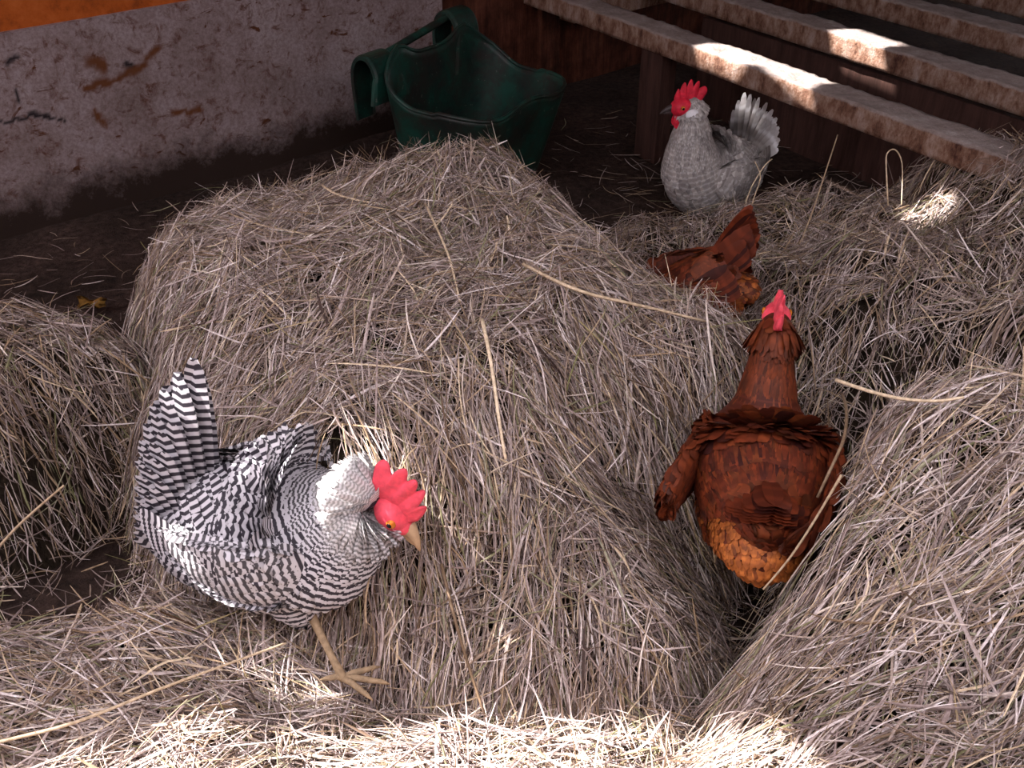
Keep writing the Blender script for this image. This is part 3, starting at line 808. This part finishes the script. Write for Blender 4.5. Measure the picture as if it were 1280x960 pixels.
class Plume:
    """collects feathers (curved blades) into one mesh"""
    def __init__(s): s.V = []; s.F = []; s.bar = []; s.alt = []; s.rnd = []; s.n = 0
    def add(s, p, nrm, d, L, W, freq=600., alt=0., lift=.18, droop=.25, cup=.3, phase=None, alt_tip=None):
        """arrays: base p, surface normal, direction d, length L, width W"""
        N = len(p); L = np.broadcast_to(L, N).astype(float); W = np.broadcast_to(W, N).astype(float)
        freq = np.broadcast_to(freq, N); alt = np.broadcast_to(alt, N).astype(float)
        d = d - nrm * (d * nrm).sum(1)[:, None]; d /= np.linalg.norm(d, axis=1)[:, None] + 1e-9
        sd = np.cross(nrm, d); R_ = len(FR)
        rv = rng.random(N); ph = rv * .8 if phase is None else phase
        V = np.zeros((N, R_, 3, 3)); bar = np.zeros((N, R_, 3)); al = np.zeros((N, R_, 3))
        for r in range(R_):
            t = FR[r]; c = p + d * (L * t)[:, None] + nrm * (L * (lift * t - droop * t * t))[:, None]
            for k, w_ in enumerate((-1, 0, 1)):
                V[:, r, k] = c + sd * (W * .5 * FW[r] * w_)[:, None] - nrm * (W * cup * .5 * abs(w_) * FW[r])[:, None]
                bar[:, r, k] = (L * t + (abs(w_) * -.12) * W) * freq + ph
                al[:, r, k] = alt if alt_tip is None else np.clip(alt + np.clip((t - alt_tip) * 6, 0, 1), 0, 1)
        V = V.reshape(-1, 3); b = (np.arange(N) * R_ * 3)[:, None, None] + s.n
        r_ = np.arange(R_ - 1)[None, :, None] * 3; k_ = np.arange(2)[None, None, :]
        q = b + r_ + k_
        F = np.stack([q, q + 1, q + 4, q + 3], -1).reshape(-1, 4)
        s.V.append(V); s.F.append(F); s.bar.append(bar.ravel()); s.alt.append(al.ravel()); s.rnd.append(np.repeat(rv, R_ * 3)); s.n += len(V)
    def raw(s, V, F, alt=0., bar=None):
        s.V.append(V); s.F.append(F + s.n); s.bar.append(np.zeros(len(V)) if bar is None else bar); s.alt.append(np.full(len(V), alt)); s.rnd.append(np.full(len(V), .35)); s.n += len(V)
    def build(s, name, mat, parent, tris=None):
        F = np.vstack(s.F); V = np.vstack(s.V)
        me = np_mesh(name, V, F, {'bar': np.concatenate(s.bar), 'alt': np.concatenate(s.alt), 'rnd': np.concatenate(s.rnd)})
        if parent is None: return link(name, me, mat)
        return link(name, me, mat, parent)
def plumage_loft(pl, lf, n, Lf, Wf, freqf, altf, t0=.0, t1=1., fluff=0., lift=.20, seg=28, arange=(0, 2 * math.pi)):
    V, F, tri = lf.mesh(seg)
    # core surface, a touch inside the feathers; bars run round it
    cb = np.repeat(lf.L / lf.L[-1], seg); 
    pl.raw(V * 1.0, F, 0., np.concatenate([np.repeat(lf.L, seg) * 500, [0, 0]]))
    wts = np.maximum(lf.S[:, 3], .012); wts = wts / wts.sum(); cdf = np.cumsum(wts)
    t = np.interp(rng.random(n), cdf, np.linspace(0, 1, lf.n)); k = (t >= t0) & (t <= t1); t = t[k]
    a = rng.uniform(arange[0], arange[1], len(t)); p, nr, d = lf.flow(t, a)
    d = d + rng.normal(0, .10 + fluff, (len(t), 3))
    L = Lf(t) * rng.uniform(.8, 1.15, len(t)); W = Wf(t) * rng.uniform(.85, 1.1, len(t))
    al = altf(t, a, p) if callable(altf) else np.full(len(t), altf)
    fq = freqf(t) if callable(freqf) else np.full(len(t), float(freqf))
    pl.add(p - nr * .002, nr, d, L, W, fq, al, lift=lift + fluff, droop=lift * .9, phase=-500. * np.interp(t, np.linspace(0, 1, lf.n), lf.L) + rng.random(len(t)) * 1.6)
def tube_fan(pl, base, dirs, nrms, Ls, Ws, freq, alt=0., alt_tip=None, curve=.15):
    N = len(dirs); p = np.array(base, float) if np.ndim(base) == 2 else np.tile(np.array(base, float), (N, 1))
    d = np.array(dirs, float); d /= np.linalg.norm(d, axis=1)[:, None]
    nr = np.array(nrms, float); nr = nr - d * (nr * d).sum(1)[:, None]; nr /= np.linalg.norm(nr, axis=1)[:, None]
    pl.add(p, nr, d, np.array(Ls), np.array(Ws), freq, alt, lift=.0, droop=curve, cup=.12, alt_tip=alt_tip)
def head_parts(root, pos, yaw, pitch, skin, beakm, lobe=None, comb_h=.032, comb_l=.06, wattle=.022, ear=.009, sc=1.0, face=1.0):
    """head local: x forward, z up"""
    Mh = Matrix.Translation(pos) @ Matrix.Rotation(yaw, 4, 'Z') @ Matrix.Rotation(-pitch, 4, 'Y') @ Matrix.Scale(sc, 4)
    def place(o): o.matrix_local = Mh
    # comb: serrated blade, rounded, rooted along the crown
    bm = bmesh.new(); N = 44; prof = []
    for i in range(N + 1):
        t = i / N; x = .030 - comb_l * t
        env = math.sin(math.pi * min(1, t * .92 + .06)) ** .55
        teeth = abs(math.sin(t * math.pi * 5.0)) ** .7
        prof.append((x - .010 * teeth * t, .013 + .006 * math.sin(math.pi * t) + comb_h * env * (.50 + .50 * teeth)))
    rows = 5; vs_ = {}
    for sgn in (-1, 1):
        for i, (x, zt) in enumerate(prof):
            zb = .004 if i > 5 else .004
            for r in range(rows + 1):
                f = r / rows; th = .0052 * (1 - f ** 2) + .0008
                xb = .024 - .044 * (i / N)
                vs_[sgn, i, r] = bm.verts.new((xb + (x - xb) * f, sgn * th + .002 * math.sin(i * .5) * f, zb + (zt - zb) * f))
    for sgn in (-1, 1):
        for i in range(N):
            for r in range(rows): bm.faces.new([vs_[sgn, i, r], vs_[sgn, i + 1, r], vs_[sgn, i + 1, r + 1], vs_[sgn, i, r + 1]])
    for i in range(N): bm.faces.new([vs_[-1, i, rows], vs_[-1, i + 1, rows], vs_[1, i + 1, rows], vs_[1, i, rows]])
    for i in (0, N):
        for r in range(rows): bm.faces.new([vs_[-1, i, r], vs_[-1, i, r + 1], vs_[1, i, r + 1], vs_[1, i, r]])
    place(bm_obj('comb', bm, skin, root, True))
    # bare face
    bm = bmesh.new()
    blob(bm, Vector((.012, 0, .0)), (.021 * face, .0185 * face, .0165 * face)); blob(bm, Vector((.026, 0, -.001)), (.012, .012, .012))
    place(bm_obj('face_skin', bm, skin, root, True))
    # wattles
    for sgn in (-1, 1):
        bm = bmesh.new(); vv = blob(bm, Vector((.022, sgn * .009, -.014 - wattle * .75)), (.011, .0045, wattle), Matrix.Rotation(.15 * sgn, 3, 'X'))
        for v in vv:
            f = max(0, (v.co.z + .014) / -wattle) ; v.co.x = .022 + (v.co.x - .022) * (.75 + .35 * min(f, 1.4))
        place(bm_obj('wattle', bm, skin, root, True))
    # beak: upper hooks over lower
    bm = bmesh.new()
    for (z0, r0, drop_, ln) in ((.002, .0085, .009, .030), (-.006, .0065, .002, .022)):
        prev = None
        for i in range(9):
            t = i / 8; x = .030 + ln * t; r = r0 * (1 - t) ** .7 + .0007; z = z0 - drop_ * t * t
            ring = [bm.verts.new((x, math.cos(a) * r * .85, z + math.sin(a) * r)) for a in [2 * math.pi * k / 10 for k in range(10)]]
            if prev:
                for k in range(10): bm.faces.new([prev[k], prev[(k + 1) % 10], ring[(k + 1) % 10], ring[k]])
            else: bm.faces.new(ring)
            prev = ring
        bm.faces.new(prev)
    place(bm_obj('beak', bm, beakm, root, True))
    for sgn in (-1, 1):
        bm = bmesh.new(); blob(bm, Vector((.016, sgn * .0160 * face, .004)), (.0055, .0035, .0055), sub=2)
        e = bm_obj('eye', bm, M['eye'], root, True); place(e)
        bm = bmesh.new(); blob(bm, Vector((.016, sgn * (.0160 * face + .0026), .004)), (.0028, .0018, .0028), sub=2)
        pu = bm_obj('pupil', bm, M['pupil'], e, True)
        if lobe is not None:
            bm = bmesh.new(); blob(bm, Vector((-.002, sgn * .0265, -.010)), (.015, .007, ear))
            place(bm_obj('ear_tuft', bm, lobe, root, True))
def leg(root, hip, knee, foot, yaw, mat):
    """feathered thigh is on the body; here the scaly shank and four toes"""
    hip, knee, foot = Vector(hip), Vector(knee), Vector(foot); lst = []
    lst.append(([hip, hip.lerp(knee, .6), knee, knee.lerp(foot, .15), knee.lerp(foot, .6), foot + UZ * .008, foot + UZ * .004], [.014, .010, .0085, .0068, .0058, .0075, .006]))
    for da, ln in ((0, .062), (.55, .05), (-.55, .05), (math.pi, .026)):
        a = yaw + da; d = Vector((math.cos(a), math.sin(a), 0)); b = foot + UZ * .007
        lst.append(([b, b + d * ln * .35 + UZ * .003, b + d * ln * .7 - UZ * .001, b + d * ln - UZ * .003, b + d * (ln + .012) - UZ * .008], [.0058, .0052, .0048, .0038, .0008]))
    return tubes_obj('leg', lst, mat, root, 9)
def wing(root, side, keys, mat, freq, alt, n=420, nprim=9, tipdir=(-1, 0, -.12), L0=.035, fan=.10, alt_prim=0., Lp=.10):
    lf = Loft(keys, 26); pl = Plume()
    plumage_loft(pl, lf, n, lambda t: L0 * (1.25 - .35 * t), lambda t: .024 + 0 * t, freq, alt, lift=.16, seg=16)
    # long flight feathers from the rear of the wing
    k = lf.at(np.full(nprim, .26), np.full(nprim, math.pi / 2))[0]
    T = -lf.T[5]; c = lf.S[6, :3]; U = lf.U[6]; Sd = lf.Sd[6]
    dirs = []; bases = []; nr = []
    for i in range(nprim):
        f = i / (nprim - 1) - .5
        bases.append(c - U * f * .06 + Sd * side * .004 * (1 - abs(f))); dirs.append(np.array(T) + np.array(tipdir) * .4 - U * f * fan * 2); nr.append(Sd * side + U * .2)
    tube_fan(pl, np.array(bases), dirs, nr, [Lp * (1 - .18 * abs(i / nprim - .4)) for i in range(nprim)], [.026] * nprim, freq, alt_prim, curve=.05)
    return pl.build('wing', mat, root)

def barred_hen():
    root = empty('barred_hen', (-.372, 1.16, .115), (0, 0, R(-10)), 1.0)
    tag(root, 'black and white barred hen with pink-red comb, stepping right on the bottom-left hay', 'hen')
    keys = [(-.150, 0, .290, .012, .02), (-.140, 0, .265, .055, .060), (-.108, 0, .230, .090, .095), (-.05, 0, .198, .116, .126), (.01, 0, .190, .122, .132),
            (.065, 0, .200, .112, .120), (.100, 0, .228, .090, .094), (.124, 0, .256, .066, .068), (.140, 0, .278, .047, .047), (.153, 0, .288, .034, .034), (.164, 0, .284, .025, .024), (.172, 0, .276, .010, .010)]
    lf = Loft(keys, 70); pl = Plume()
    fr = lambda t: 520 + 700 * np.clip((t - .55) * 2.4, 0, 1)
    plumage_loft(pl, lf, 3600, lambda t: .050 - .024 * np.clip((t - .5) * 2, 0, 1), lambda t: .026 - .013 * np.clip((t - .5) * 2, 0, 1), fr,
                 lambda t, a, p: np.clip((t - .60) * 2.0, 0, .4), t1=.97)
    # hackle: long narrow neck feathers
    n = 700; t = rng.uniform(.62, .9, n); a = rng.uniform(0, 6.283, n); p, nr, T = lf.flow(t, a)
    pl.add(p, nr, T + rng.normal(0, .08, (n, 3)), .055, .011, 900., np.clip((t - .62) * 2.0, 0, .45), lift=.10, droop=.12)
    # fluffy vent and thighs
    for keys2, m in (([(-.170, 0, .20, .02, .03), (-.155, 0, .170, .066, .06), (-.10, 0, .145, .085, .07), (-.03, 0, .125, .08, .06), (.02, 0, .115, .03, .03)], 900),
                     ([(.050, -.055, .075, .020, .022), (.040, -.060, .11, .040, .042), (.03, -.06, .16, .05, .055)], 300), ([(-.03, .055, .08, .024, .024), (-.03, .060, .12, .040, .042), (-.03, .06, .17, .05, .055)], 260)):
        l2 = Loft(keys2, 16); plumage_loft(pl, l2, m, lambda t: .036 + 0 * t, lambda t: .022 + 0 * t, 560., 0., fluff=.10, seg=16)
    # back saddle feathers rising into the tail
    n = 420; t = rng.uniform(.03, .22, n); a = rng.uniform(.2, math.pi - .2, n); p, nr, T = lf.flow(t, a)
    pl.add(p, nr, T + np.array([.1, 0, .9]) + rng.normal(0, .12, (n, 3)), .065, .03, 520., 0., lift=.1, droop=.12)
    pl.build('body', M['barred'], root)
    for sd in (-1, 1):
        wing(root, sd, [(-.15, sd * .066, .235, .006, .016), (-.11, sd * .094, .222, .012, .038), (-.05, sd * .114, .212, .015, .058), (.01, sd * .119, .210, .016, .064), (.06, sd * .108, .22, .012, .048), (.085, sd * .09, .225, .004, .015)],
             M['barred'], 500., .05, n=520, L0=.04)
    # tail: upright folded tent of broad barred feathers
    pl = Plume(); b = []; d = []; nr = []; L = []; W = []
    for row, (nn, ln) in enumerate(((8, .245), (8, .215), (9, .175), (9, .14), (9, .105))):
        for sd in (-1, 1):
            for i in range(nn):
                f = i / (nn - 1)
                ang = R(86 + 40 * f + row * 2)
                b.append((-.100 - .045 * f - .008 * row, sd * (.008 + .012 * row + .006 * f), .262 - .05 * f - .010 * row))
                d.append((math.cos(ang), sd * (.02 + .035 * row + .06 * f), math.sin(ang)))
                nr.append((-.15 - .3 * f, sd * 1, .1)); L.append(ln * (1 - .60 * f)); W.append(.040 - .002 * row)
    tube_fan(pl, np.array(b), d, nr, L, W, 430., 0., curve=.06)
    pl.build('tail', M['barred'], root)
    hp = Vector((.186, -.004, .282))
    head_parts(root, hp, R(-14), R(-50), M['pinkskin'], M['beak'], None, comb_h=.034, comb_l=.064, wattle=.022, sc=1.6, face=1.0)
    leg(root, (.045, -.055, .11), (.068, -.072, .088), (.135, -.135, .018), .1, M['shank'])
    leg(root, (-.03, .058, .12), (-.045, .06, .065), (-.02, .055, -.005), -.1, M['shank'])
barred_hen()

def chestnut(name, loc, rot, label, keys, tail_base, tail_dirs, headp, heady, headpitch, fluff_keys, wings, dark_tail=0., legs=True, sc=.95, neck=.75):
    root = empty(name, loc, rot, sc); tag(root, label, 'hen')
    lf = Loft(keys, 70); pl = Plume()
    plumage_loft(pl, lf, 3000, lambda t: .046 - .014 * np.clip((t - .5) * 2, 0, 1), lambda t: .028 - .012 * np.clip((t - .5) * 2, 0, 1), 220.,
                 lambda t, a, p: np.clip(.15 * rng.random(len(t)) ** 3, 0, 1), t1=.97)
    n = 700; t = rng.uniform(.60, .93, n); a = rng.uniform(0, 6.283, n); p, nr, T = lf.flow(t, a)
    pl.add(p, nr, T + rng.normal(0, .08, (n, 3)), .055, .011, 200., .08, lift=.10, droop=.12)
    for k2, m, al, fl in fluff_keys:
        l2 = Loft(k2, 16); plumage_loft(pl, l2, int(m * 2.2), lambda t: .021 + 0 * t, lambda t: .010 + 0 * t, 350., lambda t, a, p: np.clip(al + rng.normal(0, .2, len(t)), 0, 1), fluff=fl, seg=16)
    n = 300; t = rng.uniform(.03, .2, n); a = rng.uniform(.2, math.pi - .2, n); p, nr, T = lf.flow(t, a)
    pl.add(p, nr, T + np.array([0, 0, .5]) + rng.normal(0, .12, (n, 3)), .06, .03, 220., .1, lift=.1, droop=.12)
    pl.build('body', M['red'], root)
    for sd, wk, kw in wings: wing(root, sd, wk, M['red'], 200., .05, **kw)
    pl = Plume(); b, d, nr, L, W = tail_dirs
    tube_fan(pl, np.array(b), d, nr, L, W, 160., 0., curve=.10)
    pl.build('tail', M['red'], root)
    head_parts(root, Vector(headp), heady, headpitch, M['pinkskin'], M['beak'], None, comb_h=.032, comb_l=.064, sc=1.35)
    if legs:
        leg(root, (.0, -.05, .12), (.01, -.052, .085), (.02, -.055, .0), 0, M['shank'])
        leg(root, (.0, .05, .12), (.01, .052, .085), (.03, .055, .0), 0, M['shank'])
    return root
def tail_set(base, up, spreadang, L0, rows=3, nn=6, w=.036, tight=1.0, flat=0):
    b = []; d = []; nr = []; L = []; W = []
    for row in range(rows):
        for sd in (-1, 1):
            for i in range(nn):
                f = i / (nn - 1); ang = R(up + spreadang * f + 6 * row)
                b.append((base[0] - .02 * f, sd * (.006 + .012 * row) * (.5 + .5 * tight), base[2] - .02 * f - .006 * row))
                d.append((math.cos(ang), sd * tight * (.06 + .12 * f + .08 * row), math.sin(ang))); nr.append((.3, sd * .25, 1) if flat else (-.1, sd, .25 + .1 * f))
                L.append(L0 * (1 - .25 * f) * (1 - .16 * row)); W.append(w)
    return b, d, nr, L, W
def two_wings(out_left=None):
    r = []
    for sd in (-1, 1):
        k = [(-.15, sd * .060, .215, .006, .016), (-.11, sd * .088, .212, .012, .036), (-.04, sd * .108, .210, .016, .055), (.03, sd * .110, .215, .017, .060), (.08, sd * .095, .225, .012, .045), (.10, sd * .08, .23, .004, .015)]
        r.append((sd, k, dict(n=420, L0=.042)))
    return r
# hen seen from behind, neck up
wl = two_wings()
wl[1] = (1, [(-.07, .150, .195, .012, .026), (-.05, .146, .198, .020, .046), (-.015, .132, .205, .020, .055), (.03, .116, .205, .018, .058), (.08, .098, .225, .012, .045), (.10, .08, .23, .004, .015)], dict(n=460, L0=.04, Lp=.03, tipdir=(-.6, .5, -.1)))
chestnut('chestnut_hen', (.405, 1.235, .155), (0, 0, R(80)), 'chestnut brown hen seen from behind, neck stretched up, beside the pale hay heap',
         [(-.150, 0, .245, .015, .02), (-.135, 0, .225, .055, .055), (-.09, 0, .205, .088, .088), (-.03, 0, .195, .108, .105), (.035, 0, .205, .116, .108), (.085, 0, .232, .108, .100),
          (.115, 0, .280, .058, .062), (.135, 0, .330, .043, .045), (.15, 0, .375, .034, .035), (.165, 0, .410, .028, .028), (.18, 0, .425, .014, .014)],
         None, tail_set((-.080, 0, .270), 156, 6, .115, rows=4, w=.046, tight=.75, flat=1), (.165, 0, .415), R(0), R(10),
         [([(-.165, 0, .135, .02, .02), (-.155, 0, .160, .062, .05), (-.12, 0, .175, .082, .07), (-.06, 0, .17, .08, .06), (0, 0, .16, .03, .03)], 1100, .6, .12),
          ([(-.02, -.06, .09, .03, .03), (-.01, -.06, .14, .045, .05), (0, -.06, .18, .04, .04)], 200, .1, .1), ([(-.02, .06, .09, .03, .03), (-.01, .06, .14, .045, .05), (0, .06, .18, .04, .04)], 200, .1, .1)],
         wl)
# hen rooting head-down behind the bale
chestnut('chestnut_hen', (.45, 1.865, .155), (0, R(34), R(156)), 'chestnut brown hen rooting head-down behind the hay bale, only rump and raised tail showing',
         [(-.150, 0, .250, .015, .02), (-.135, 0, .230, .050, .055), (-.09, 0, .205, .078, .080), (-.03, 0, .185, .092, .092), (.035, 0, .165, .090, .090), (.08, 0, .140, .072, .075),
          (.115, 0, .105, .052, .055), (.14, 0, .065, .040, .042), (.16, 0, .03, .032, .032), (.175, 0, .00, .026, .026), (.18, 0, -.015, .012, .012)],
         None, tail_set((-.115, 0, .25), 150, 10, .185, w=.032, tight=.35), (.172, 0, .005), 0, R(-60),
         [([(-.175, 0, .13, .02, .02), (-.165, 0, .15, .050, .045), (-.12, 0, .16, .068, .06), (-.06, 0, .15, .06, .05)], 500, .25, .12)],
         two_wings(), legs=False, sc=.88)

def grey_hen():
    root = empty('grey_hen', (.635, 2.96, .0), (0, 0, R(-142)), 1.02)
    tag(root, 'pale grey hen with red comb and white-tipped tail, resting below the perches', 'hen')
    keys = [(-.150, 0, .200, .015, .02), (-.135, 0, .185, .055, .055), (-.09, 0, .160, .088, .09), (-.02, 0, .138, .105, .118), (.05, 0, .145, .105, .118), (.095, 0, .185, .092, .10),
            (.112, 0, .240, .074, .078), (.118, 0, .290, .056, .060), (.120, 0, .330, .044, .047), (.122, -.004, .362, .031, .034), (.126, -.008, .388, .024, .025), (.130, -.010, .402, .012, .012)]
    lf = Loft(keys, 70); pl = Plume()
    plumage_loft(pl, lf, 3600, lambda t: .042 - .012 * np.clip((t - .5) * 2, 0, 1), lambda t: .022 - .010 * np.clip((t - .5) * 2, 0, 1), 420., lambda t, a, p: .22 * rng.random(len(t)) ** 2, t1=.97, fluff=.03)
    n = 1100; t = rng.uniform(.55, .95, n); a = rng.uniform(0, 6.283, n); p, nr, T = lf.flow(t, a)
    pl.add(p, nr, T + rng.normal(0, .08, (n, 3)), .05, .009, 300., .15 * rng.random(n), lift=.10, droop=.12)
    l2 = Loft([(-.165, 0, .09, .02, .02), (-.15, 0, .105, .07, .06), (-.08, 0, .10, .095, .08), (.02, 0, .09, .10, .08), (.08, 0, .10, .06, .05)], 20)
    plumage_loft(pl, l2, 900, lambda t: .036 + 0 * t, lambda t: .02 + 0 * t, 400., .1, fluff=.12, seg=16)
    pl.build('body', M['grey'], root)
    for sd in (-1, 1):
        wing(root, sd, [(-.15, sd * .060, .165, .006, .016), (-.11, sd * .088, .162, .012, .036), (-.04, sd * .108, .155, .016, .055), (.03, sd * .110, .160, .017, .060), (.07, sd * .098, .175, .012, .045), (.09, sd * .08, .185, .004, .015)],
             M['grey'], 300., .1, n=420)
    pl = Plume(); b, d, nr, L, W = tail_set((-.12, 0, .19), 88, 58, .175, rows=3, nn=6, w=.030)
    d = [(q[0], q[1] * 1.8, q[2]) for q in d]
    tube_fan(pl, np.array(b), d, nr, L, W, 160., 0., curve=.08, alt_tip=.62)
    pl.build('tail', M['grey'], root)
    head_parts(root, Vector((.132, -.012, .376)), R(-30), R(-6), M['comb'], M['darkbeak'], M['lobe'], comb_h=.036, comb_l=.066, wattle=.017, ear=.012, sc=1.4, face=1.25)
grey_hen()
